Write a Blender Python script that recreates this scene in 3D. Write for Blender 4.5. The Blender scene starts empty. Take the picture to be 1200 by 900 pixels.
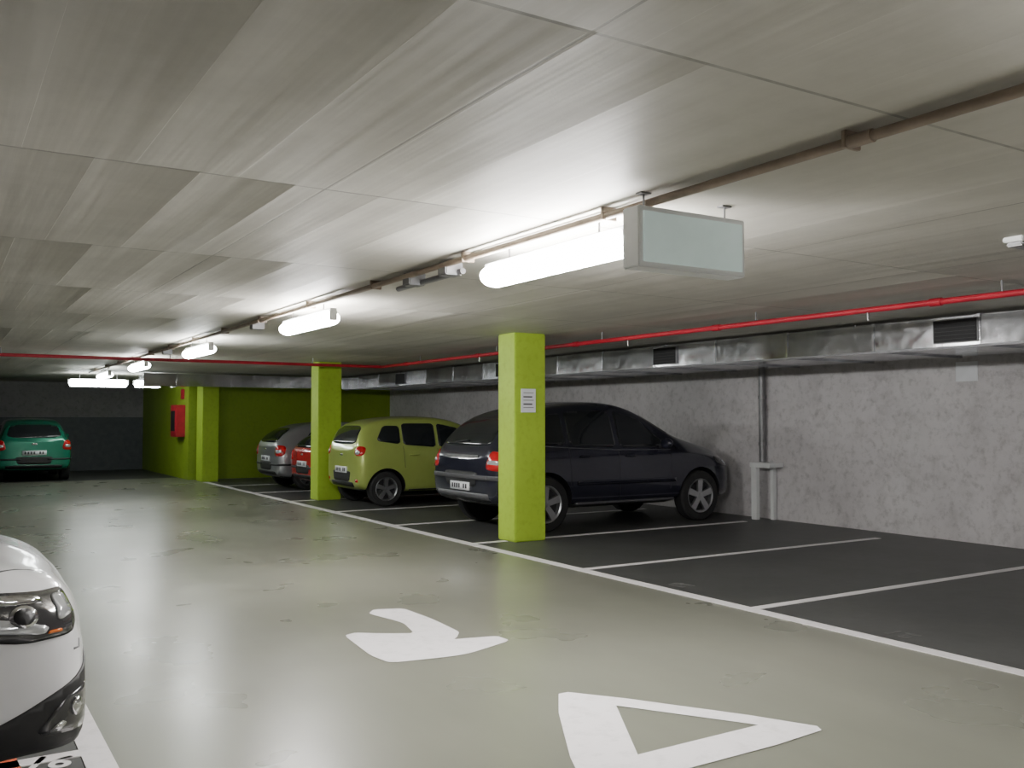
import bpy, bmesh, math, random
from mathutils import Vector, Matrix
from mathutils.bvhtree import BVHTree
random.seed(4)
S = bpy.context.scene
COL = S.collection
H = 2.56
Z = Vector((0, 0, 1))

# ------------------------------------------------------------------ materials
def newmat(name):
    m = bpy.data.materials.new(name); m.use_nodes = True
    nt = m.node_tree; b = nt.nodes['Principled BSDF']
    return m, nt, b
def node(nt, t, **kw):
    n = nt.nodes.new(t)
    for k, v in kw.items():
        setattr(n, k, v)
    return n
def coords(nt, scale=(1, 1, 1)):
    tc = node(nt, 'ShaderNodeTexCoord'); mp = node(nt, 'ShaderNodeMapping')
    mp.inputs['Scale'].default_value = scale
    nt.links.new(tc.outputs['Object'], mp.inputs[0]); return mp.outputs[0]
def noise(nt, vec, scale, detail=4, rough=.55):
    n = node(nt, 'ShaderNodeTexNoise'); n.inputs['Scale'].default_value = scale
    n.inputs['Detail'].default_value = detail; n.inputs['Roughness'].default_value = rough
    nt.links.new(vec, n.inputs['Vector']); return n.outputs['Fac']
def ramp(nt, fac, stops):
    r = node(nt, 'ShaderNodeValToRGB'); e = r.color_ramp.elements
    e[0].position = stops[0][0]; e[0].color = (*stops[0][1], 1)
    e[1].position = stops[-1][0]; e[1].color = (*stops[-1][1], 1)
    for p, c in stops[1:-1]:
        x = e.new(p); x.color = (*c, 1)
    nt.links.new(fac, r.inputs[0]); return r.outputs[0]
def g(v): return (v, v, v)
def mathn(nt, op, a, b=None, c=None):
    n = node(nt, 'ShaderNodeMath', operation=op)
    for i, x in enumerate((a, b, c)):
        if x is None: continue
        if isinstance(x, (int, float)): n.inputs[i].default_value = x
        else: nt.links.new(x, n.inputs[i])
    return n.outputs[0]
def mul(nt, a, b, fac=1.0):
    n = node(nt, 'ShaderNodeMix', data_type='RGBA', blend_type='MULTIPLY')
    n.inputs[0].default_value = fac
    nt.links.new(a, n.inputs[6])
    nt.links.new(b, n.inputs[7]); return n.outputs[2]
def bump(nt, b, h, strength, dist):
    n = node(nt, 'ShaderNodeBump'); n.inputs['Strength'].default_value = strength
    n.inputs['Distance'].default_value = dist
    nt.links.new(h, n.inputs['Height']); nt.links.new(n.outputs[0], b.inputs['Normal'])
def M(name, col, rough=.5, metal=0., coat=0., var=0., nscale=6., bmp=0., emis=0., ecol=(1, 1, 1)):
    m, nt, b = newmat(name)
    b.inputs['Base Color'].default_value = (*col, 1)
    b.inputs['Roughness'].default_value = rough
    b.inputs['Metallic'].default_value = metal
    b.inputs['Coat Weight'].default_value = coat
    b.inputs['Coat Roughness'].default_value = .06
    if var > 0:
        v = coords(nt); n = noise(nt, v, nscale)
        lo = tuple(max(0, c * (1 - var)) for c in col); hi = tuple(min(1, c * (1 + var)) for c in col)
        nt.links.new(ramp(nt, n, [(.3, lo), (.7, hi)]), b.inputs['Base Color'])
        if bmp > 0: bump(nt, b, n, bmp, .01)
    if emis > 0:
        b.inputs['Emission Color'].default_value = (*ecol, 1)
        b.inputs['Emission Strength'].default_value = emis
    return m

def mat_ceiling():
    m, nt, b = newmat('board_formed_concrete')
    v = coords(nt)
    sep = node(nt, 'ShaderNodeSeparateXYZ'); nt.links.new(v, sep.inputs[0])
    x = mathn(nt, 'ADD', sep.outputs[0], 2.95); y = mathn(nt, 'ADD', sep.outputs[1], 10.75)   # world x, y
    vs = coords(nt, (5, .22, 1)); n1 = noise(nt, vs, 1.0, 3, .5)
    vs2 = coords(nt, (30, 1.2, 1)); n2 = noise(nt, vs2, 1.0, 3)
    n3 = noise(nt, v, .5, 3); n4 = noise(nt, v, 3, 6, .7)
    yo = mathn(nt, 'DIVIDE', mathn(nt, 'ADD', y, .05), 2.05)
    row = mathn(nt, 'FLOOR', yo)
    xs = mathn(nt, 'ADD', mathn(nt, 'DIVIDE', x, .42), mathn(nt, 'MULTIPLY', row, .37))
    cell = mathn(nt, 'FLOOR', xs); fx = mathn(nt, 'FRACT', xs)
    cmb = node(nt, 'ShaderNodeCombineXYZ'); nt.links.new(cell, cmb.inputs[0]); nt.links.new(row, cmb.inputs[1])
    wn = node(nt, 'ShaderNodeTexWhiteNoise', noise_dimensions='2D'); nt.links.new(cmb.outputs[0], wn.inputs['Vector'])
    w2 = mathn(nt, 'POWER', wn.outputs['Value'], 1.4)
    fy = mathn(nt, 'FRACT', yo)
    f3 = mathn(nt, 'POWER', fx, 2.0)
    saw = mathn(nt, 'MULTIPLY', mathn(nt, 'MULTIPLY', f3, w2), mathn(nt, 'SUBTRACT', 1.2, fy))
    jy = mathn(nt, 'LESS_THAN', fy, .008)
    xb = mathn(nt, 'FRACT', mathn(nt, 'DIVIDE', x, 1.5))
    jx = mathn(nt, 'LESS_THAN', xb, .008)
    j = mathn(nt, 'MAXIMUM', jx, jy)
    c1 = ramp(nt, n1, [(.3, (.56, .54, .48)), (.5, (.60, .58, .52)), (.75, (.64, .62, .56))])
    c2 = ramp(nt, n3, [(.3, g(.85)), (.7, g(1.0))])
    c4 = ramp(nt, n4, [(.3, g(.90)), (.6, g(1.0))])
    jc = ramp(nt, mathn(nt, 'MULTIPLY', j, n4), [(.2, g(1)), (.6, g(.5))])
    nt.links.new(mul(nt, mul(nt, mul(nt, c1, c2), c4), jc), b.inputs['Base Color'])
    b.inputs['Roughness'].default_value = .55
    h = mathn(nt, 'ADD', mathn(nt, 'MULTIPLY', n1, .36), mathn(nt, 'MULTIPLY', n2, .03))
    h = mathn(nt, 'ADD', h, mathn(nt, 'MULTIPLY', saw, 1.7))
    h = mathn(nt, 'SUBTRACT', h, mathn(nt, 'MULTIPLY', j, .25))
    bump(nt, b, h, .85, .022)
    return m
def mat_lane():
    m, nt, b = newmat('painted_lane_floor')
    v = coords(nt); n1 = noise(nt, v, .4, 4, .5); n2 = noise(nt, v, 1.2, 3, .5)
    vs = coords(nt, (3, .4, 1)); n3 = noise(nt, vs, 1, 3)
    c = ramp(nt, n1, [(.3, (.180, .187, .150)), (.7, (.222, .224, .182))])
    c = mul(nt, c, ramp(nt, n2, [(.3, g(.94)), (.7, g(1))]))
    c = mul(nt, c, ramp(nt, n3, [(.3, g(.90)), (.7, g(1))]))
    nt.links.new(c, b.inputs['Base Color'])
    nt.links.new(ramp(nt, n2, [(.3, g(.26)), (.7, g(.33))]), b.inputs['Roughness'])
    bump(nt, b, n2, .08, .012)
    return m
def mat_bay():
    m, nt, b = newmat('dark_bay_floor')
    v = coords(nt); n1 = noise(nt, v, .8, 5, .6); n2 = noise(nt, v, 6, 6, .7)
    c = ramp(nt, n1, [(.3, (.054, .056, .054)), (.7, (.082, .084, .082))])
    c = mul(nt, c, ramp(nt, n2, [(.3, g(.8)), (.6, g(1))]))
    nt.links.new(c, b.inputs['Base Color']); b.inputs['Roughness'].default_value = .45
    bump(nt, b, n2, .12, .01)
    return m
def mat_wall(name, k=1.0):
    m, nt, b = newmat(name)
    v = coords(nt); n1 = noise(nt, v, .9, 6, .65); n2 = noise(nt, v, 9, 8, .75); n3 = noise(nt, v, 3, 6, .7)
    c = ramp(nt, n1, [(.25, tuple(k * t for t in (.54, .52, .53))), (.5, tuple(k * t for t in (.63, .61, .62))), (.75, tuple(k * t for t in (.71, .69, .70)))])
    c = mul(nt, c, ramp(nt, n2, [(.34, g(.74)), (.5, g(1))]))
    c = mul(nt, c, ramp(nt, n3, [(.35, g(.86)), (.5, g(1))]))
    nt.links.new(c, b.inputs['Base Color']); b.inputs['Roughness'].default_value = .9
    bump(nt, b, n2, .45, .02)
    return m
def mat_galv():
    m, nt, b = newmat('galvanised_sheet')
    v = coords(nt); n1 = noise(nt, v, 9, 3); vs = coords(nt, (1, 1.2, .3)); n2 = noise(nt, vs, 1.5, 3)
    nt.links.new(ramp(nt, n2, [(.35, (.38, .39, .41)), (.65, (.64, .65, .68))]), b.inputs['Base Color'])
    b.inputs['Metallic'].default_value = .95
    nt.links.new(ramp(nt, n1, [(.3, g(.10)), (.7, g(.22))]), b.inputs['Roughness'])
    bump(nt, b, n2, .16, .04)
    return m
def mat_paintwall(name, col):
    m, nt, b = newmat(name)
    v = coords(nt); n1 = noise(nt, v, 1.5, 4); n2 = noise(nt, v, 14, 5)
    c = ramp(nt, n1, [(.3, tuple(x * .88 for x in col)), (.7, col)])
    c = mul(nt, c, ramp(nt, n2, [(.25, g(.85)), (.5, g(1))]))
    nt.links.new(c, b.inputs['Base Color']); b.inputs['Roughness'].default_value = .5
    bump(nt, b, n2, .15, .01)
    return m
def mat_marking():
    m, nt, b = newmat('worn_white_paint')
    v = coords(nt); n2 = noise(nt, v, 9, 6, .7)
    nt.links.new(ramp(nt, n2, [(.25, (.64, .62, .62)), (.5, (.82, .79, .80))]), b.inputs['Base Color'])
    b.inputs['Roughness'].default_value = .5
    return m
CEIL, LANE, BAY, WALL, GALV = mat_ceiling(), mat_lane(), mat_bay(), mat_wall('rough_concrete_wall'), mat_galv()
WALLB = mat_wall('dim_concrete_wall', .42)  # same concrete darkened: the far end's dimness is put into its colour
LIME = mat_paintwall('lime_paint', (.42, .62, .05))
LIME_SHADE = mat_paintwall('lime_paint_shaded', (.30, .44, .035))  # the pillar lime again, with the end walls' shade painted into the colour
MARK = mat_marking()
MARKL = M('faded_paint', (.14, .14, .14), .6, var=.3)
RED = M('red_pipe_paint', (.42, .012, .03), .4, var=.15)
PIPE = M('brown_conduit', (.27, .21, .16), .45, var=.25)
GREY = M('grey_metal', (.24, .24, .25), .45, .5, var=.15)
WALL_SHADE = M('dark_grey_wall_shade', (.075, .085, .095), .6, var=.2)  # shade colour for the less lit lower back wall
DARKM = M('dark_vent', (.01, .01, .012), .6, var=.1)
WHITEM = M('white_enamel', (.78, .80, .80), .35, var=.04)
PAPER = M('paper', (.82, .84, .87), .7, var=.04)
INK = M('ink', (.05, .05, .06), .7, var=.1)
SIGNF = M('sign_panel', (.68, .80, .78), .35, var=.04, emis=.18, ecol=(.8, 1, .97))
LAMP = M('lamp_diffuser', (.9, .95, .93), .4, var=.02, emis=150, ecol=(1, .975, .95))
LAMPN = M('lamp_diffuser_near', (.9, .95, .93), .4, var=.02, emis=85, ecol=(1, .975, .95))
LAMPF = M('lamp_diffuser_mid', (.9, .95, .93), .4, var=.02, emis=75, ecol=(.97, 1, .97))
LAMP2 = M('lamp_diffuser_far', (.9, .95, .93), .4, var=.02, emis=22, ecol=(.93, 1, .98))
ORANGE = M('orange_floor_paint', (.7, .12, .04), .5, var=.15)
GLASS = M('dark_car_glass', (.014, .017, .02), .06, coat=.5, var=.1)
BLACK = M('black_plastic', (.018, .018, .02), .5, var=.2)
RUB = M('tyre_rubber', (.02, .02, .021), .8, var=.2)
ALLOY = M('alloy_rim', (.45, .46, .48), .3, .9, var=.05)
REDL = M('red_tail_lens', (.55, .01, .015), .15, coat=.6, var=.1)
CLEARL = M('clear_lens', (.65, .67, .7), .1, .5, coat=.8, var=.05)
DLENS = M('smoked_lens', (.06, .06, .065), .08, .3, coat=1., var=.2)
CHROME = M('chrome', (.8, .8, .82), .08, 1., var=.03)
AMBER = M('amber_lens', (.7, .16, .02), .15, coat=.5, var=.1)

# ------------------------------------------------------------------ helpers
def obj(name, bm, mats, parent=None, smooth=False, loc=(0, 0, 0)):
    me = bpy.data.meshes.new(name); bm.to_mesh(me); bm.free()
    for m in mats: me.materials.append(m)
    if smooth:
        for p in me.polygons: p.use_smooth = True
        me.set_sharp_from_angle(angle=math.radians(38))
    o = bpy.data.objects.new(name, me); COL.objects.link(o); o.location = loc
    if parent: o.parent = parent
    return o
def group(name, loc=(0, 0, 0), rz=0):
    e = bpy.data.objects.new(name, None); COL.objects.link(e)
    e.location = loc; e.rotation_euler = (0, 0, rz); e.empty_display_size = .2
    return e
def loc_of(c, parent, world):
    c = Vector(c)
    if parent and world: c = c - Vector(parent.location)
    return c
def box(name, lo, hi, mat, parent=None, bevel=0, world=True):
    lo, hi = Vector(lo), Vector(hi); c = (lo + hi) / 2; d = hi - lo
    bm = bmesh.new(); bmesh.ops.create_cube(bm, size=1)
    for v in bm.verts: v.co = Vector((v.co.x * d.x, v.co.y * d.y, v.co.z * d.z))
    if bevel: bmesh.ops.bevel(bm, geom=bm.edges[:], offset=bevel, segments=2, affect='EDGES')
    return obj(name, bm, [mat], parent, False, loc_of(c, parent, world))
def cyl(name, p0, p1, r, mat, parent=None, seg=16, world=True, r2=None):
    p0, p1 = Vector(p0), Vector(p1); c = (p0 + p1) / 2; d = p1 - p0
    bm = bmesh.new()
    bmesh.ops.create_cone(bm, cap_ends=True, segments=seg, radius1=r, radius2=r if r2 is None else r2, depth=d.length)
    bmesh.ops.rotate(bm, verts=bm.verts, matrix=Z.rotation_difference(d.normalized()).to_matrix())
    return obj(name, bm, [mat], parent, True, loc_of(c, parent, world))
def flat(name, pts, mat, z=.0, t=.004, parent=None):
    cx = sum(p[0] for p in pts) / len(pts); cy = sum(p[1] for p in pts) / len(pts)
    bm = bmesh.new()
    f = bm.faces.new([bm.verts.new((p[0] - cx, p[1] - cy, t)) for p in pts])
    f.normal_update()
    if f.normal.z < 0: f.normal_flip()
    bmesh.ops.triangulate(bm, faces=bm.faces[:])
    return obj(name, bm, [mat], parent, False, (cx, cy, z))
def rnd(pts, it=2, k=.2):
    for _ in range(it):
        o = []
        for i in range(len(pts)):
            a, b = Vector(pts[i]), Vector(pts[(i + 1) % len(pts)])
            o += [tuple(a.lerp(b, k)), tuple(a.lerp(b, 1 - k))]
        pts = o
    return pts

# ------------------------------------------------------------------ room shell
X0, X1, Y0, Y1 = -4.8, 10.7, -8.0, 29.5
def floor():
    bm = bmesh.new()
    xs = [X0, .64, 5.45, X1]; ys = [Y0, 24.7, Y1]
    vs = [[bm.verts.new((x, y, 0)) for x in xs] for y in ys]
    for j in range(2):
        for i in range(3):
            f = bm.faces.new((vs[j][i], vs[j][i + 1], vs[j + 1][i + 1], vs[j + 1][i]))
            f.material_index = 0 if (i == 1 and j == 0) else 1
    obj('floor', bm, [LANE, BAY])
floor()
box('ceiling', (X0 - .2, Y0 - .2, H), (X1 + .2, Y1 + .2, H + .2), CEIL)
box('wall_right', (X1, Y0 - .2, 0), (X1 + .2, Y1 + .2, H), WALL)
box('wall_left', (X0 - .2, Y0 - .2, 0), (X0, Y1 + .2, H), WALL)
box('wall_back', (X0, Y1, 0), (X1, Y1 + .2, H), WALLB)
box('wall_front', (X0, Y0 - .2, 0), (X1, Y0, H), WALL)
box('wall_green_end', (5.3, 23.6, 0), (X1, 23.8, H), LIME_SHADE)
box('wall_green_side', (5.3, 23.8, 0), (5.5, Y1, H), LIME_SHADE)
box('wall_shade_band_1', (X0, Y1 - .012, 0), (5.3, Y1, 1.55), WALL_SHADE)  # thin dark sheet painting shade below the lamplit top of the wall

def pillar(x0, y0, x1, y1):
    e = group('pillar', ((x0 + x1) / 2, (y0 + y1) / 2, 0))
    box('shaft', (x0, y0, 0), (x1, y1, H), LIME, e, .012)
    return e
pillar(6.0, 9.57, 6.45, 9.97)
pillar(6.0, 16.4, 6.45, 16.8)
pillar(5.40, 22.6, 5.78, 23.2)

# paper on pillar
e = group('paper_notice', (6.2, 9.56, 1.73))
box('sheet', (6.085, 9.56, 1.58), (6.295, 9.567, 1.87), PAPER, e)
for k in range(5):
    z = 1.82 - k * .045
    box('text_line_%d' % k, (6.115, 9.5585, z - (.012 if k in (1, 3) else .004)), (6.265 - .02 * (k % 2), 9.56, z + .004), INK if k in (1, 3) else GREY, e)
e = group('paper_notice', (10.69, 6.66, 2.1))
box('sheet', (10.688, 6.52, 1.96), (10.697, 6.8, 2.2), PAPER, e)

# ------------------------------------------------------------------ floor markings
box('lane_line', (5.42, Y0 + .01, 0), (5.54, 22.55, .004), MARK)
box('lane_line', (.58, Y0 + .01, 0), (.70, 24.7, .004), MARK)
for y in (-5.99 + 2.25 * k for k in range(13)):
    if y > 22: continue
    if any(a - .06 < y < b + .06 for a, b in ((9.57, 9.97), (16.4, 16.8))):
        box('parking_bay_line', (5.54, y - .045, 0), (5.99, y + .045, .004), MARK)
        box('parking_bay_line', (6.46, y - .045, 0), (10.1, y + .045, .004), MARK)
    else: box('parking_bay_line', (5.54, y - .045, 0), (10.1, y + .045, .004), MARK)
for y in (-5.2 + 2.45 * k for k in range(12)):
    box('parking_bay_line', (-4.4, y - .045, 0), (.58, y + .045, .004), MARK)
arrow = [(2.86, 6.68), (2.95, 6.80), (3.17, 6.73), (3.19, 6.25), (3.16, 5.78), (3.08, 5.66), (3.02, 5.60), (3.12, 5.58), (3.32, 5.53), (3.33, 5.37), (2.88, 5.20), (2.40, 5.27), (2.37, 5.5), (2.43, 6.10), (2.53, 6.14), (2.66, 6.03), (2.87, 5.90), (2.95, 6.25)]
flat('floor_arrow_marking', rnd(arrow, 2, .12), MARK)
def triangle():
    out = [(2.94, 4.30), (3.76, 3.02), (2.20, 3.02)]
    inn = [(3.05, 3.87), (3.45, 3.26), (2.69, 3.26)]
    out = rnd(out, 1, .08); out = rnd(out, 1, .25)
    bm = bmesh.new()
    n = 60
    def samp(poly, ang, c):
        d = Vector((math.cos(ang), math.sin(ang)))
        best = None
        for i in range(len(poly)):
            a, b = Vector(poly[i]) - c, Vector(poly[(i + 1) % len(poly)]) - c
            e_ = b - a; det = d.x * (-e_.y) + e_.x * d.y
            if abs(det) < 1e-9: continue
            t = (a.x * (-e_.y) + e_.x * a.y) / det
            s = (d.x * a.y - d.y * a.x) / det
            if t > 0 and -1e-6 <= s <= 1 + 1e-6: best = t if best is None else max(best, t)
        return c + d * best
    c = Vector((3.06, 3.45))
    angs = sorted([2 * math.pi * k / n for k in range(n)] + [math.atan2(p[1] - c.y, p[0] - c.x) % (2 * math.pi) for p in out + inn])
    A = [bm.verts.new((*samp(out, a, c), .004)) for a in angs]
    B = [bm.verts.new((*samp(inn, a, c), .004)) for a in angs]
    for i in range(len(A)):
        k = (i + 1) % len(A); bm.faces.new((A[i], A[k], B[k], B[i]))
    bmesh.ops.recalc_face_normals(bm, faces=bm.faces)
    for f in bm.faces:
        if f.normal.z < 0: f.normal_flip()
    obj('floor_triangle_marking', bm, [MARK])
triangle()
def ftext(txt, loc, rz, size, mat, name='parking_number'):
    cu = bpy.data.curves.new(name, 'FONT'); cu.body = txt; cu.size = size; cu.extrude = .001; cu.offset = .004
    cu.align_x = 'CENTER'; cu.align_y = 'CENTER'
    o = bpy.data.objects.new(name, cu); COL.objects.link(o); o.location = loc; o.rotation_euler = (0, 0, rz)
    cu.materials.append(mat)
ftext('16', (.45, 4.54, .003), math.radians(-25), .20, MARK)
ftext('21', (5.75, 4.1, .003), math.radians(90), .22, MARKL)
ftext('20', (5.75, 6.35, .003), math.radians(90), .22, MARKL)
flat('floor_orange_marking', [(.33, 4.72), (.36, 4.30), (-.4, 4.1), (-.4, 4.75)], ORANGE)

# ------------------------------------------------------------------ lamps
def fluo(y0, y1, x=2.95, z=2.39, mat=LAMP, axis='Y', w=.085, hh=.062, name='fluorescent_light'):
    def P(a, b, c):
        return (x + b, a, c) if axis == 'Y' else (a, x + b, c)
    e = group(name, P((y0 + y1) / 2, 0, z))
    box('housing', P(y0, -.03, z + .055), P(y1, .03, z + .085), WHITEM, e, .004)
    bm = bmesh.new(); n = 20
    L = (y1 - y0) / 2 - .03; R = []
    for a, s in [(-L, .5), (-L + .015, .9), (-L + .05, 1), (L - .05, 1), (L - .015, .9), (L, .5)]:
        ring = []
        for k in range(n):
            c_, s_ = w * s * math.cos(2 * math.pi * k / n), hh * s * math.sin(2 * math.pi * k / n)
            ring.append(bm.verts.new((c_, a, s_) if axis == 'Y' else (a, c_, s_)))
        R.append(ring)
    for i in range(len(R) - 1):
        for k in range(n):
            bm.faces.new((R[i][k], R[i][(k + 1) % n], R[i + 1][(k + 1) % n], R[i + 1][k]))
    bm.faces.new(R[0]); bm.faces.new(R[-1])
    bmesh.ops.recalc_face_normals(bm, faces=bm.faces)
    obj('diffuser', bm, [mat], e, True)
    for a in (y0, y1 - .02):
        box('end_cap', P(a, -.035, z - .025), P(a + .02, .035, z + .06), WHITEM, e, .004)
    for a in (y0 + .25, y1 - .25):
        cyl('hanger_rod', P(a, 0, z + .08), P(a, 0, H), .006, GREY, e, 8)
for y in (-4.6, -.45): fluo(y, y + 1.40, mat=LAMPN)
fluo(3.62, 5.02, w=.10, hh=.07)
fluo(7.7, 9.03); fluo(11.95, 13.28, mat=LAMPF); fluo(16.2, 17.5, mat=LAMPF)
fluo(20.0, 21.3, mat=LAMP2)
fluo(2.55, 3.85, 23.3, 2.33, LAMP2, 'X', .09, .09)
fluo(3.95, 4.6, 23.3, 2.33, LAMP2, 'X', .09, .09)

# light box sign
e = group('hanging_sign_box', (3.05, 3.33, 2.34))
box('body', (2.72, 3.27, 2.20), (3.40, 3.39, 2.485), WHITEM, e, .006)
box('face_panel', (2.745, 3.262, 2.225), (3.375, 3.272, 2.46), SIGNF, e, .002)
box('face_panel_rear', (2.745, 3.388, 2.225), (3.375, 3.396, 2.46), SIGNF, e, .002)
for x in (2.80, 3.32):
    cyl('hanger_rod', (x, 3.33, 2.48), (x, 3.33, H), .005, GREY, e, 8)
    box('hanger_plate', (x - .03, 3.31, H - .008), (x + .03, 3.35, H), GREY, e)

# conduits along ceiling
e = group('ceiling_conduit', (2.85, 8, 2.5))
cyl('pipe_a', (2.83, Y0, 2.515), (2.83, 22, 2.515), .020, PIPE, e)
cyl('pipe_b', (2.88, Y0, 2.53), (2.88, 22, 2.53), .013, PIPE, e)
for k in range(20):
    y = -6.5 + k * 1.45
    box('clamp', (2.805, y, 2.494), (2.895, y + .02, H), PIPE, e, .003)
cyl('coupling', (2.83, 2.1, 2.515), (2.83, 2.2, 2.515), .025, PIPE, e)
for y in (5.35, 5.9, 9.7, 14.2):
    box('junction_box', (2.82, y, 2.45), (2.95, y + .12, 2.54), GREY, e, .008)
cyl('drop_tube', (2.92, 5.3, 2.47), (2.92, 6.3, 2.47), .02, GREY, e)

# red sprinkler pipe
e = group('red_fire_pipe', (6.9, 8, 2.45))
cyl('main', (6.9, Y0, 2.45), (6.9, 15.6, 2.45), .026, RED, e)
cyl('cross', (X0, 15.6, 2.45), (6.93, 15.6, 2.45), .026, RED, e)
for k in range(9):
    y = -6 + k * 2.5
    cyl('hanger', (6.9, y, 2.45), (6.9, y, H), .008, GREY, e, 8)
    cyl('coupling', (6.9, y + .5, 2.45), (6.9, y + .6, 2.45), .034, RED, e)
for k in range(5):
    cyl('hanger', (-4 + k * 2.4, 15.6, 2.45), (-4 + k * 2.4, 15.6, H), .008, GREY, e, 8)
for y in (5.2, 8.5, 12):
    cyl('sprinkler_head', (6.9, y, 2.36), (6.9, y, 2.44), .012, CHROME, e, 8)

# ventilation duct: folded sheet sections, each hanging at a slightly different angle
e = group('ventilation_duct', (9.4, 8, 2.38))
box('core', (8.63, Y0, 2.23), (10.2, 21.7, 2.52), GALV, e)
y = Y0 + .02; k = 0
tilts = [-2.2, .5, -3.2, -1.0, .8, -2.6, -.3, -3.4, .6, -1.8]
while y < 21.2:
    o = box('panel', (8.602, y + .01, 2.225), (8.614, y + 1.19, 2.52), GALV, e)
    o.rotation_euler = (0, math.radians(-tilts[k % 10]), math.radians(random.uniform(-.25, .25)))
    box('flange', (8.592, y - .012, 2.21), (10.21, y + .012, 2.53), GALV, e)
    y += 1.2; k += 1
box('bottom_edge', (8.59, Y0, 2.205), (8.64, 21.7, 2.228), GREY, e)
box('cross', (3.9, 21.7, 2.24), (10.2, 22.3, 2.52), GALV, e)
for k in range(4):
    x = 4.6 + k * 1.2
    box('flange', (x, 21.685, 2.23), (x + .03, 22.3, 2.53), GALV, e)
for yc in (-3.2, 1.14, 5.46, 9.78, 14.1, 18.4):
    box('vent_frame', (8.58, yc - .24, 2.255), (8.60, yc + .24, 2.495), GREY, e)
    box('vent_opening', (8.575, yc - .228, 2.265), (8.585, yc + .228, 2.485), DARKM, e)
    for j in range(5):
        z = 2.295 + j * .038
        box('slat', (8.567, yc - .215, z), (8.577, yc + .215, z + .005), BLACK, e)
for k in range(9):
    y = -6 + k * 3.2
    for x in (8.8, 10.0): cyl('hanger', (x, y, 2.5), (x, y, H), .006, GREY, e, 8)

# emergency light on ceiling
e = group('emergency_light', (5.42, 3.0, H))
box('base', (5.29, 2.94, H - .03), (5.55, 3.06, H), WHITEM, e, .006)
box('lens', (5.31, 2.95, H - .055), (5.53, 3.05, H - .03), GREY, e, .008)

# drain pipe + guard
e = group('wall_drain_pipe', (10.63, 9.85, 1.6))
cyl('pipe', (10.62, 9.9, .84), (10.62, 9.9, 2.3), .05, GREY, e)
for z in (1.1, 1.8): cyl('collar', (10.62, 9.9, z), (10.62, 9.9, z + .05), .06, GREY, e)
e = group('pipe_guard', (10.5, 9.9, 0))
box('post_front', (10.40, 9.83, 0), (10.48, 9.93, .84), WHITEM, e, .006)
box('post_wall', (10.60, 9.68, 0), (10.68, 9.74, .80), WHITEM, e, .006)
box('top_bar', (10.38, 9.55, .78), (10.69, 9.94, .85), WHITEM, e, .006)

# fire hose cabinet
e = group('fire_hose_cabinet', (5.25, 24.3, 1.4))
box('cabinet', (5.08, 23.95, 1.05), (5.3, 24.6, 1.85), RED, e, .01)
box('door_frame', (5.07, 24.0, 1.1), (5.085, 24.55, 1.8), RED, e, .004)
box('glass', (5.062, 24.06, 1.2), (5.072, 24.49, 1.7), DARKM, e)
box('sign_plate', (5.27, 24.05, 2.0), (5.295, 24.35, 2.25), RED, e)

# ------------------------------------------------------------------ cars
def wheel(parent, x, y, R, side, w=.2, nsp=5):
    bm = bmesh.new(); seg = 36
    def lathe(prof, mi):
        rings = []
        for r, yy in prof:
            rings.append([bm.verts.new((r * math.cos(2 * math.pi * k / seg), yy * side, r * math.sin(2 * math.pi * k / seg))) for k in range(seg)])
        for i in range(len(rings) - 1):
            for k in range(seg):
                f = bm.faces.new((rings[i][k], rings[i][(k + 1) % seg], rings[i + 1][(k + 1) % seg], rings[i + 1][k]))
                f.material_index = mi
    h = w / 2
    lathe([(.2 * R, -h), (.64 * R, -h), (.93 * R, -h), (R, -h * .75), (R, h * .75), (.93 * R, h), (.68 * R, h), (.66 * R, h * .85)], 0)
    lathe([(.68 * R, h * .98), (.66 * R, h * 1.02), (.61 * R, h * .9), (.59 * R, h * .3)], 2)
    lathe([(.6 * R, h * .3), (.002, h * .3)], 1)
    lathe([(.002, h * .98), (.10 * R, h * .95), (.14 * R, h * .8), (.15 * R, h * .3)], 2)
    for s in range(nsp):
        a = 2 * math.pi * s / nsp + .3
        d = Vector((math.cos(a), 0, math.sin(a))); t = Vector((-math.sin(a), 0, math.cos(a)))
        q = []
        for r, wd, yt in ((.08 * R, .10 * R, h * .9), (.62 * R, .13 * R, h * .95)):
            for sg in (-1, 1):
                for yy in (h * .45, yt):
                    q.append(bm.verts.new(d * r + t * wd * sg + Vector((0, yy * side, 0))))
        for idx in ((0, 1, 3, 2), (4, 6, 7, 5), (0, 4, 5, 1), (2, 3, 7, 6), (1, 5, 7, 3), (0, 2, 6, 4)):
            f = bm.faces.new([q[i] for i in idx]); f.material_index = 2
    bmesh.ops.recalc_face_normals(bm, faces=bm.faces)
    obj('wheel', bm, [RUB, BLACK, ALLOY], parent, True, (x, y, R))

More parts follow.
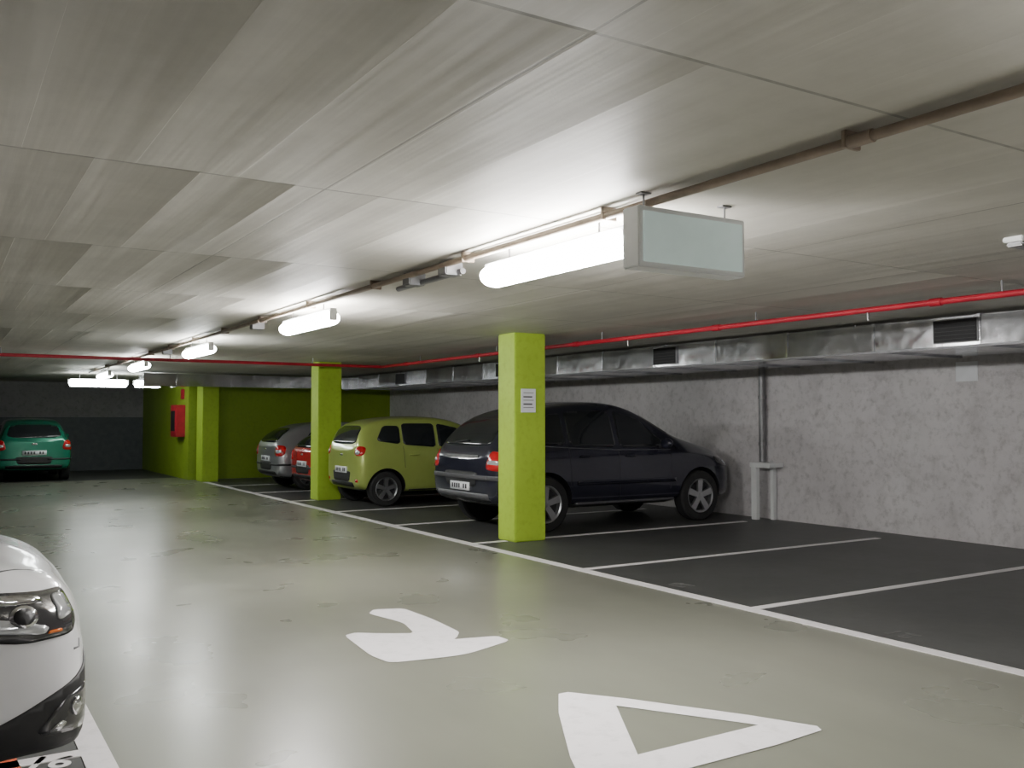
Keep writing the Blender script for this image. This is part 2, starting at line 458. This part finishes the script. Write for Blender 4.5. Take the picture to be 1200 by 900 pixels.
def car(name, loc, rz, st, paint, R, xr, xf, W):
    e = group(name, loc, rz)
    L = st[-1][0]
    bm = bmesh.new(); rings = []
    for (x, zb, zs, zt, w, wr) in st:
        h = zs - zb; G = zt - zs
        half = [(0, zb), (.6 * w, zb), (.90 * w, zb + .03 * h), (.975 * w, zb + .16 * h), (w, zb + .42 * h), (.995 * w, zb + .74 * h), (.965 * w, zs - .015)]
        ws = .94 * w
        half += [(ws + (wr - ws) * .10, zs + G * .08), (ws + (wr - ws) * .52, zs + G * .5), (ws + (wr - ws) * .95, zs + G * .88), (wr * .86, zs + G * .985), (wr * .45, zt), (0, zt + .012)]
        ring = [bm.verts.new((x, -a, b)) for a, b in half] + [bm.verts.new((x, a, b)) for a, b in half[-2:0:-1]]
        rings.append(ring)
    n = len(rings[0]); hn = 13
    for i in range(len(rings) - 1):
        for k in range(n):
            bm.faces.new((rings[i][k], rings[i][(k + 1) % n], rings[i + 1][(k + 1) % n], rings[i + 1][k]))
    for r in (rings[0], rings[-1]):
        for j in range(hn - 1):
            a, b = r[j], r[j + 1]; c, d = r[(n - j - 1) % n], r[(n - j) % n]
            vs = []
            for q in (a, b, c, d):
                if q not in vs: vs.append(q)
            bm.faces.new(vs)
    bmesh.ops.recalc_face_normals(bm, faces=bm.faces)
    o = obj('body', bm, [paint, BLACK], e, True)
    ss = o.modifiers.new('s', 'SUBSURF'); ss.levels = 3; ss.render_levels = 3
    dg = bpy.context.evaluated_depsgraph_get()
    bvh = BVHTree.FromObject(o, dg)
    cb = bmesh.new()
    for x in (xr, xf):
        for sg in (-1, 1):
            m = Matrix.Translation((x, sg * (W - .08), R)) @ Matrix.Rotation(math.pi / 2, 4, 'X')
            bmesh.ops.create_cone(cb, cap_ends=True, segments=48, radius1=R + .055, radius2=R + .055, depth=.42, matrix=m)
    cut = obj('cutter', cb, [BLACK]); cut.parent = e
    bo = o.modifiers.new('b', 'BOOLEAN'); bo.object = cut; bo.operation = 'DIFFERENCE'; bo.solver = 'EXACT'
    dg = bpy.context.evaluated_depsgraph_get(); dg.update()
    me = bpy.data.meshes.new_from_object(o.evaluated_get(dg))
    o.modifiers.clear(); o.data = me
    bpy.data.objects.remove(cut)
    for p in me.polygons:
        c = p.center
        for x in (xr, xf):
            rr = math.hypot(c.x - x, c.z - R)
            if rr < R + .057 and abs(c.y) < W + .1:
                nr = abs(p.normal.x * (c.x - x) + p.normal.z * (c.z - R)) / max(rr, .01)
                if abs(c.y) < W - .27 or (rr > R + .045 and nr > .8): p.material_index = 1
        if p.normal.z < -.9 and c.z < .6: p.material_index = 1
        p.use_smooth = True
    me.set_sharp_from_angle(angle=math.radians(35))
    for x in (xr, xf):
        for sg in (-1, 1): wheel(e, x, sg * (W - .13), R, sg)
    for x in (xr, xf): cyl('axle', (x, -(W - .25), R), (x, W - .25, R), .04, BLACK, e, 8, world=False)
    return dict(e=e, bvh=bvh, L=L, R=R, xr=xr, xf=xf, W=W)

def decal(C, name, pts, n, mat, origin=(0, 0, 0), off=.004, step=.05, thick=.01):
    n = Vector(n).normalized(); origin = Vector(origin)
    if abs(n.z) > .99: r, s = Vector((1, 0, 0)), Vector((0, 1, 0))
    else:
        r = Z.cross(n).normalized(); s = n.cross(r)
    bm = bmesh.new(); bm.faces.new([bm.verts.new((a, b, 0)) for a, b in pts])
    for ax in (0, 1):
        lo = min(p[ax] for p in pts); hi = max(p[ax] for p in pts); k = lo + step
        while k < hi - .002:
            co = [0, 0, 0]; co[ax] = k; no = [0, 0, 0]; no[ax] = 1
            bmesh.ops.bisect_plane(bm, geom=bm.verts[:] + bm.edges[:] + bm.faces[:], plane_co=co, plane_no=no)
            k += step
    bad = []
    for v in bm.verts:
        o = origin + r * v.co.x + s * v.co.y + n * 3
        h = C['bvh'].ray_cast(o, -n)
        if h[0] is None: bad.append(v); continue
        nn = h[1] if h[1].dot(n) > 0 else -h[1]
        v.co = h[0] + nn * off
    bmesh.ops.delete(bm, geom=bad, context='VERTS')
    for f in bm.faces:
        f.normal_update()
        if f.normal.dot(n) < 0: f.normal_flip()
    o = obj(name, bm, [mat], C['e'], True)
    m = o.modifiers.new('t', 'SOLIDIFY'); m.thickness = thick; m.offset = -1
    return o
def side(C, name, pts, mat, **k):
    for sg in (-1, 1):
        decal(C, name, [(a * -sg, b) for a, b in pts], (0, sg, 0), mat, **k)
def corner(C, name, pts, nx, ny, mat, ox=0, **k):
    decal(C, name, pts, (nx, -ny, 0), mat, origin=(ox, 0, 0), **k)
    decal(C, name, [(-a, b) for a, b in pts], (nx, ny, 0), mat, origin=(ox, 0, 0), **k)
def seam(C, name, line, w=.007, mat=None):
    for i in range(len(line) - 1):
        a, b = Vector(line[i]), Vector(line[i + 1]); d = (b - a).normalized(); p = Vector((-d.y, d.x)) * w / 2
        a -= d * w * .4; b += d * w * .4
        side(C, name, [tuple(a - p), tuple(b - p), tuple(b + p), tuple(a + p)], mat or BLACK, off=.0015, thick=.004)
def rect(a0, b0, a1, b1, k=.0):
    q = [(a0, b0), (a1, b0), (a1, b1), (a0, b1)]
    return rnd(q, 2, k) if k else q
def mirrors(C, x, z, mat, y=None):
    for sg in (-1, 1):
        bm = bmesh.new(); bmesh.ops.create_uvsphere(bm, u_segments=16, v_segments=10, radius=1)
        for v in bm.verts:
            v.co = Vector((v.co.x * (.09 if v.co.x > 0 else .045), v.co.y * .11, v.co.z * .075))
        o = obj('mirror', bm, [mat], C['e'], True, (x, sg * ((y or C['W']) + .07), z))
        cyl('mirror_arm', (x, sg * (C['W'] - .08), z - .05), (x, sg * (C['W'] + .05), z - .02), .02, BLACK, C['e'], 8, world=False)
def handles(C, xs, z, mat):
    for x in xs: side(C, 'door_handle', rect(x, z, x + .17, z + .03, .2), mat, off=.03, thick=.03)
def plate(C, z, front=False, y=0, w=.26):
    if front: decal(C, 'plate', rect(-w, z - .055, w, z + .055), (1, 0, 0), PAPER, off=.02, thick=.02, step=.3); return
    decal(C, 'plate', rect(y - w, z - .055, y + w, z + .055), (-1, 0, 0), PAPER, off=.02, thick=.02, step=.3)
    for k in range(7):
        if k == 4: continue
        a = y - w * .8 + k * w * .24
        decal(C, 'plate_char', rect(a, z - .03, a + .035, z + .03), (-1, 0, 0), INK, off=.023, thick=.003, step=.3)
def circ(a, b, r, rb=None, n=16):
    return [(a + r * math.cos(t * 2 * math.pi / n), b + (rb or r) * math.sin(t * 2 * math.pi / n)) for t in range(n)]
def sc(p, k):
    cx = sum(a for a, b in p) / len(p); cy = sum(b for a, b in p) / len(p)
    return [(cx + (a - cx) * k, cy + (b - cy) * k) for a, b in p]

def paintm(name, col, rough=.25, metal=.3, coat=.8): return M(name, col, rough, metal, coat, var=.03)

# --- white SUV (near left), nose toward +X
stW = [(0, .42, .85, .98, .74, .60), (.06, .30, .95, 1.15, .82, .62), (.25, .24, 1.0, 1.45, .87, .62), (.6, .22, 1.0, 1.60, .885, .62),
       (1.5, .22, .98, 1.63, .885, .63), (2.3, .22, .97, 1.60, .885, .62), (2.75, .22, .97, 1.38, .885, .62), (3.15, .22, .98, 1.12, .885, .68),
       (3.6, .26, .96, 1.06, .885, .68), (3.95, .33, .93, 1.02, .87, .66), (4.15, .34, .89, .97, .83, .62), (4.27, .33, .81, .91, .77, .57), (4.32, .35, .72, .82, .68, .47), (4.33, .41, .64, .69, .5, .34)]
PW = paintm('white_car_paint', (.85, .85, .87), .25, 0, .8)
C = car('suv', (.48 - 4.33, 4.3, 0), 0, stW, PW, .34, .78, 3.45, .885)
L = C['L']
side(C, 'window', rnd([(.55, 1.08), (1.35, 1.03), (1.35, 1.48), (.75, 1.46)], 2, .1), GLASS)
side(C, 'window', rnd([(1.42, 1.03), (2.15, 1.02), (2.1, 1.5), (1.42, 1.5)], 2, .08), GLASS)
side(C, 'window', rnd([(2.22, 1.02), (2.98, 1.02), (2.45, 1.42), (2.2, 1.5)], 2, .08), GLASS)
decal(C, 'windshield', rnd([(-.66, -.3), (.66, -.3), (.54, .34), (-.54, .34)], 2, .1), (.6, 0, .8), GLASS, origin=(2.85, 0, 1.33))
decal(C, 'rear_window', rnd([(-.6, 1.1), (.6, 1.1), (.52, 1.42), (-.52, 1.42)], 2, .1), (-1, 0, 0), GLASS)
hl = rnd([(-.50, .81), (-.49, .90), (-.64, .905), (-1.02, .95), (-1.08, .925), (-.93, .80), (-.74, .755), (-.57, .76)], 2, .12)
corner(C, 'headlight_housing', hl, 1, 1, BLACK, ox=L, off=.006, thick=.012, step=.03)
corner(C, 'headlight_lens', sc(hl, .93), 1, 1, DLENS, ox=L, off=.012, thick=.012, step=.03)
for nm, pts, mt in (
    ('reflector', rnd([(-.54, .82), (-.53, .88), (-.60, .885), (-.63, .81)], 2, .15), CLEARL),
    ('reflector', rnd([(-.68, .775), (-.66, .80), (-.80, .845), (-.90, .85), (-.86, .81)], 2, .15), CLEARL),
    ('reflector', rnd([(-.66, .87), (-.66, .89), (-.90, .925), (-.93, .90)], 1, .15), CHROME),
    ('reflector', rnd([(-.90, .86), (-.95, .92), (-1.01, .925), (-.97, .88)], 1, .15), AMBER),
    ('indicator', rnd([(-.62, .775), (-.62, .785), (-.66, .785), (-.67, .775)], 1, .15), AMBER)):
    corner(C, nm, pts, 1, 1, mt, ox=L, off=.017, thick=.008, step=.03)
corner(C, 'projector_ring', circ(-.73, .84, .04, .034), 1, 1, CHROME, ox=L, off=.018, step=.03)
corner(C, 'projector_lens', circ(-.73, .84, .030, .025), 1, 1, BLACK, ox=L, off=.021, step=.03)
low = [(-.95, .28), (-.25, .28), (-.25, .66), (-.38, .66), (-.50, .63), (-.66, .57), (-.80, .50), (-.98, .44)]
corner(C, 'lower_cladding', rnd(low, 2, .12), 1, 1, BLACK, ox=L, off=.007, thick=.012, step=.03)
decal(C, 'lower_grille', rnd([(-.66, .3), (.66, .3), (.66, .64), (-.66, .64)], 1, .06), (1, 0, 0), BLACK, off=.007, step=.04)
for k in range(3): decal(C, 'grille_bar', rect(-.28, .42 + k * .05, .28, .432 + k * .05), (1, 0, 0), GREY, off=.014)
decal(C, 'upper_grille', rnd([(-.24, .68), (.24, .68), (.30, .77), (-.30, .77)], 2, .15), (1, 0, 0), BLACK, off=.006)
decal(C, 'badge', circ(0, .725, .035), (1, 0, 0), CHROME, off=.014)
corner(C, 'fog_pocket', rnd([(-.46, .42), (-.46, .58), (-.62, .55), (-.70, .44)], 2, .15), 1, 1, DLENS, ox=L, off=.010, step=.03)
corner(C, 'fog_light', circ(-.56, .51, .026, .030), 1, 1, CHROME, ox=L, off=.018, step=.03)
corner(C, 'fog_trim', rnd([(-.66, .45), (-.62, .45), (-.60, .47), (-.62, .48)], 1, .2), 1, 1, CHROME, ox=L, off=.018, step=.03)
corner(C, 'bumper_mark', [(-.52, .70), (-.515, .73), (-.52, .73), (-.528, .705), (-.56, .707), (-.56, .70)], 1, 1, GREY, ox=L, off=.003, step=.03)
plate(C, .50, True)
for sg in (-1, 1):
    decal(C, 'hood_seam', [(3.2, sg * .70), (4.05, sg * .66), (4.20, sg * .5), (4.20, sg * .494), (4.045, sg * .654), (3.2, sg * .694)], (0, 0, 1), BLACK, off=.0012, thick=.003)
mirrors(C, 2.8, 1.08, PW); handles(C, (1.55, 2.35), .88, PW)
seam(C, 'seam', [(1.38, 1.0), (1.38, .35)]); seam(C, 'seam', [(2.2, 1.0), (2.2, .35)]); seam(C, 'seam', [(3.0, .98), (3.02, .5)])
side(C, 'sill', rect(1.2, .22, 3.0, .32), BLACK)
corner(C, 'tail_light', rnd([(.4, .82), (.72, .86), (.72, 1.0), (.42, .98)], 2, .15), -1, 1, REDL)
plate(C, .75)

# --- dark SUV in bay
stD = [(0, .52, .86, .95, .80, .62), (.05, .40, .98, 1.10, .87, .68), (.2, .34, 1.06, 1.33, .915, .68), (.5, .32, 1.1, 1.56, .93, .66), (1.0, .3, 1.09, 1.69, .93, .65),
       (1.7, .3, 1.07, 1.76, .93, .65), (2.3, .3, 1.04, 1.73, .93, .64), (2.75, .3, 1.02, 1.54, .93, .64), (3.2, .3, 1.02, 1.26, .93, .68),
       (3.7, .3, .98, 1.13, .92, .68), (4.05, .3, .90, 1.05, .87, .62), (4.26, .34, .80, .95, .77, .5), (4.33, .42, .72, .82, .6, .4)]
PD = paintm('dark_blue_car_paint', (.022, .023, .042), .22, .3, .9)
PDG = M('grey_bumper', (.10, .10, .11), .4, var=.1)
C = car('suv', (6.07, 11.08, 0), 0, stD, PD, .37, .80, 3.55, .93)
side(C, 'window', rnd([(.55, 1.18), (1.15, 1.14), (1.15, 1.58), (.95, 1.56)], 2, .1), GLASS)
side(C, 'window', rnd([(1.22, 1.14), (2.0, 1.10), (2.0, 1.62), (1.22, 1.6)], 2, .08), GLASS)
side(C, 'window', rnd([(2.07, 1.10), (3.0, 1.09), (2.5, 1.52), (2.07, 1.62)], 2, .08), GLASS)
seam(C, 'window_trim', [(.6, 1.15), (1.2, 1.11), (2.0, 1.07), (3.0, 1.06)], .008, GREY)
decal(C, 'windshield', rnd([(-.68, -.3), (.68, -.3), (.56, .32), (-.56, .32)], 2, .1), (.6, 0, .8), GLASS, origin=(2.9, 0, 1.43))
decal(C, 'rear_window', rnd([(-.66, 1.14), (.66, 1.14), (.55, 1.5), (-.55, 1.5)], 2, .12), (-1, 0, 0), GLASS)
corner(C, 'tail_light', rnd([(.47, .84), (.72, .82), (.76, 1.05), (.55, 1.08)], 2, .15), -1, 1, REDL, off=.012, thick=.02)
corner(C, 'tail_light_clear', rnd([(.52, .91), (.70, .90), (.70, .95), (.53, .96)], 2, .15), -1, 1, CLEARL, off=.02)
corner(C, 'bumper_edge', rect(.25, .70, .80, .76), -1, 1, PDG, off=.012)
decal(C, 'bumper_step', rect(-.7, .70, .7, .755, .05), (-1, 0, 0), PDG, off=.03, thick=.04)
decal(C, 'tailgate_trim', rect(-.45, .985, .45, 1.02, .1), (-1, 0, 0), GREY, off=.012)
decal(C, 'lower_bumper', rect(-.7, .42, .7, .52), (-1, 0, 0), PDG, off=.006)
decal(C, 'wiper', [(-.3, 1.17), (.05, 1.2), (.05, 1.215), (-.3, 1.185)], (-1, 0, 0), BLACK, off=.02)
plate(C, .6)
corner(C, 'headlight', rnd([(-.45, .74), (-.9, .82), (-.95, .95), (-.5, .9)], 2, .15), 1, 1, DLENS, ox=C['L'], off=.008)
corner(C, 'headlight_reflector', rnd([(-.5, .78), (-.75, .82), (-.78, .89), (-.53, .86)], 2, .15), 1, 1, CLEARL, ox=C['L'], off=.012)
decal(C, 'grille', rnd([(-.4, .6), (.4, .6), (.45, .8), (-.45, .8)], 2, .1), (1, 0, 0), BLACK)
plate(C, .5, True)
mirrors(C, 2.8, 1.15, PD); handles(C, (1.35, 2.15), .97, PD)
seam(C, 'seam', [(1.18, 1.1), (1.2, .6)]); seam(C, 'seam', [(2.03, 1.07), (2.03, .4)]); seam(C, 'seam', [(2.98, 1.04), (2.95, .5)])
side(C, 'side_molding', rect(1.3, .60, 3.05, .66), PD, off=.012)
side(C, 'running_board', rect(1.3, .31, 3.05, .37), PDG, off=.03, thick=.03)

# --- lime city hatchback
stG = [(0, .42, .84, .93, .68, .55), (.04, .32, .94, 1.10, .75, .60), (.14, .26, .99, 1.36, .785, .60), (.4, .22, 1.0, 1.50, .80, .59), (1.0, .2, .98, 1.55, .80, .59),
       (1.7, .2, .94, 1.54, .80, .59), (2.1, .2, .92, 1.43, .80, .59), (2.55, .2, .92, 1.16, .80, .61), (2.9, .2, .90, 1.04, .79, .61),
       (3.3, .2, .84, .95, .75, .54), (3.5, .22, .72, .82, .66, .45), (3.58, .3, .62, .7, .5, .35)]
PG = paintm('lime_car_paint', (.44, .54, .13), .28, .25, .8)
C = car('hatchback_car', (6.07, 15.42, 0), 0, stG, PG, .30, .52, 2.9, .80)
side(C, 'window', rnd([(.35, 1.12), (.80, 1.06), (.80, 1.38), (.50, 1.38)], 2, .12), GLASS)
side(C, 'window', rnd([(.85, 1.05), (1.48, 1.0), (1.48, 1.42), (.85, 1.42)], 2, .08), GLASS)
side(C, 'window', rnd([(1.54, 1.0), (2.4, .98), (1.95, 1.34), (1.54, 1.42)], 2, .08), GLASS)
decal(C, 'windshield', rnd([(-.6, -.28), (.6, -.28), (.5, .3), (-.5, .3)], 2, .1), (.6, 0, .8), GLASS, origin=(2.3, 0, 1.3))
decal(C, 'rear_window', rnd([(-.56, 1.06), (.56, 1.06), (.48, 1.38), (-.48, 1.38)], 2, .15), (-1, 0, 0), GLASS)
corner(C, 'tail_light', rnd([(.40, .88), (.60, .86), (.64, 1.02), (.46, 1.04)], 2, .25), -1, 1, REDL, off=.012, thick=.02)
corner(C, 'tail_light_clear', rnd([(.44, .90), (.54, .89), (.54, .96), (.45, .96)], 2, .25), -1, 1, CLEARL, off=.02)
plate(C, .62); decal(C, 'lower_bumper', rect(-.5, .33, .5, .42, .1), (-1, 0, 0), BLACK)
decal(C, 'badge', rect(-.07, .86, .07, .90, .2), (-1, 0, 0), CHROME, off=.01)
corner(C, 'fog_reflector', rect(.42, .42, .50, .47, .2), -1, 1, REDL)
corner(C, 'headlight', rnd([(-.35, .68), (-.8, .82), (-.9, .92), (-.4, .82)], 2, .15), 1, 1, CLEARL, ox=C['L'], off=.008)
decal(C, 'grille', rnd([(-.35, .42), (.35, .42), (.4, .6), (-.4, .6)], 2, .1), (1, 0, 0), BLACK)
mirrors(C, 2.15, 1.03, PG); handles(C, (.95, 1.65), .86, PG)
seam(C, 'seam', [(.84, 1.02), (.86, .66)]); seam(C, 'seam', [(1.51, .98), (1.51, .28)]); seam(C, 'seam', [(2.38, .95), (2.38, .4)])
side(C, 'sill', rect(.95, .21, 2.5, .28), BLACK)

# --- silver and red hatchbacks
stH = [(0, .40, .82, .90, .72, .58), (.05, .30, .90, 1.02, .79, .62), (.2, .24, .94, 1.20, .83, .62), (.55, .22, .95, 1.38, .845, .60), (1.1, .2, .94, 1.44, .845, .59),
       (1.9, .2, .92, 1.44, .845, .59), (2.4, .2, .91, 1.33, .845, .59), (2.9, .2, .91, 1.06, .845, .63), (3.3, .2, .89, .99, .84, .63),
       (3.75, .2, .82, .91, .79, .56), (3.98, .22, .70, .80, .68, .46), (4.05, .3, .6, .68, .52, .35)]
def hatch(loc, rz, paint, k=1.0):
    st = [(x, zb, zs * k, zt * k, w, wr) for x, zb, zs, zt, w, wr in stH]
    C = car('hatchback_car', loc, rz, st, paint, .31, .68, 3.2, .845)
    def K(p): return [(a, b * k) for a, b in p]
    side(C, 'window', rnd(K([(.62, 1.06), (.98, 1.02), (.98, 1.27), (.80, 1.26)]), 2, .12), GLASS)
    side(C, 'window', rnd(K([(1.04, 1.01), (1.78, .98), (1.78, 1.32), (1.04, 1.3)]), 2, .08), GLASS)
    side(C, 'window', rnd(K([(1.84, .98), (2.78, .97), (2.2, 1.28), (1.84, 1.32)]), 2, .08), GLASS)
    decal(C, 'windshield', rnd([(-.62, -.28), (.62, -.28), (.5, .3), (-.5, .3)], 2, .1), (.6, 0, .8), GLASS, origin=(2.62, 0, 1.2 * k))
    decal(C, 'rear_window', rnd(K([(-.60, 1.0), (.60, 1.0), (.50, 1.30), (-.50, 1.30)]), 2, .15), (-1, 0, 0), GLASS)
    corner(C, 'tail_light', rnd(K([(.42, .72), (.68, .72), (.70, .93), (.48, .95)]), 2, .2), -1, 1, REDL, off=.012, thick=.02)
    corner(C, 'tail_light_clear', rnd(K([(.47, .78), (.62, .78), (.62, .84), (.48, .85)]), 2, .25), -1, 1, CLEARL, off=.02)
    plate(C, .66 * k); decal(C, 'lower_bumper', rect(-.6, .32, .6, .40, .1), (-1, 0, 0), BLACK)
    decal(C, 'badge', rect(-.06, .84 * k, .06, .88 * k, .2), (-1, 0, 0), CHROME, off=.01)
    corner(C, 'bumper_strip', rect(.2, .52, .8, .56), -1, 1, BLACK, off=.008)
    corner(C, 'headlight', rnd([(-.35, .64), (-.85, .78), (-.9, .86), (-.4, .78)], 2, .15), 1, 1, CLEARL, ox=C['L'], off=.008)
    decal(C, 'grille', rnd([(-.35, .42), (.35, .42), (.4, .6), (-.4, .6)], 2, .1), (1, 0, 0), BLACK)
    mirrors(C, 2.5, 1.0 * k, paint); handles(C, (1.2, 2.0), .83 * k, paint)
    seam(C, 'seam', [(1.02, 1.0 * k), (1.05, .66)]); seam(C, 'seam', [(1.81, .97 * k), (1.81, .28)]); seam(C, 'seam', [(2.76, .95 * k), (2.76, .4)])
    return C
hatch((6.05, 19.75, 0), 0, paintm('silver_car_paint', (.38, .39, .41), .28, .6, .8))
hatch((6.18, 17.8, 0), 0, paintm('red_car_paint', (.50, .02, .02), .25, .1, .8), .93)
hatch((2.02, 24.75, 0), math.pi / 2, paintm('teal_car_paint', (.008, .20, .12), .25, .3, .8), 1.05)

# ------------------------------------------------------------------ camera / world
w = bpy.data.worlds.new('world'); S.world = w; w.use_nodes = True
w.node_tree.nodes['Background'].inputs[0].default_value = (.02, .02, .02, 1)
cd = bpy.data.cameras.new('camera'); cam = bpy.data.objects.new('camera', cd); COL.objects.link(cam)
cam.location = (0, 0, 1.5)
cam.rotation_euler = (math.radians(92.16), 0, math.radians(-31.9))
cd.sensor_width = 36; cd.lens = 36 * 1085 / 1200; cd.clip_start = .05; cd.clip_end = 100
S.camera = cam
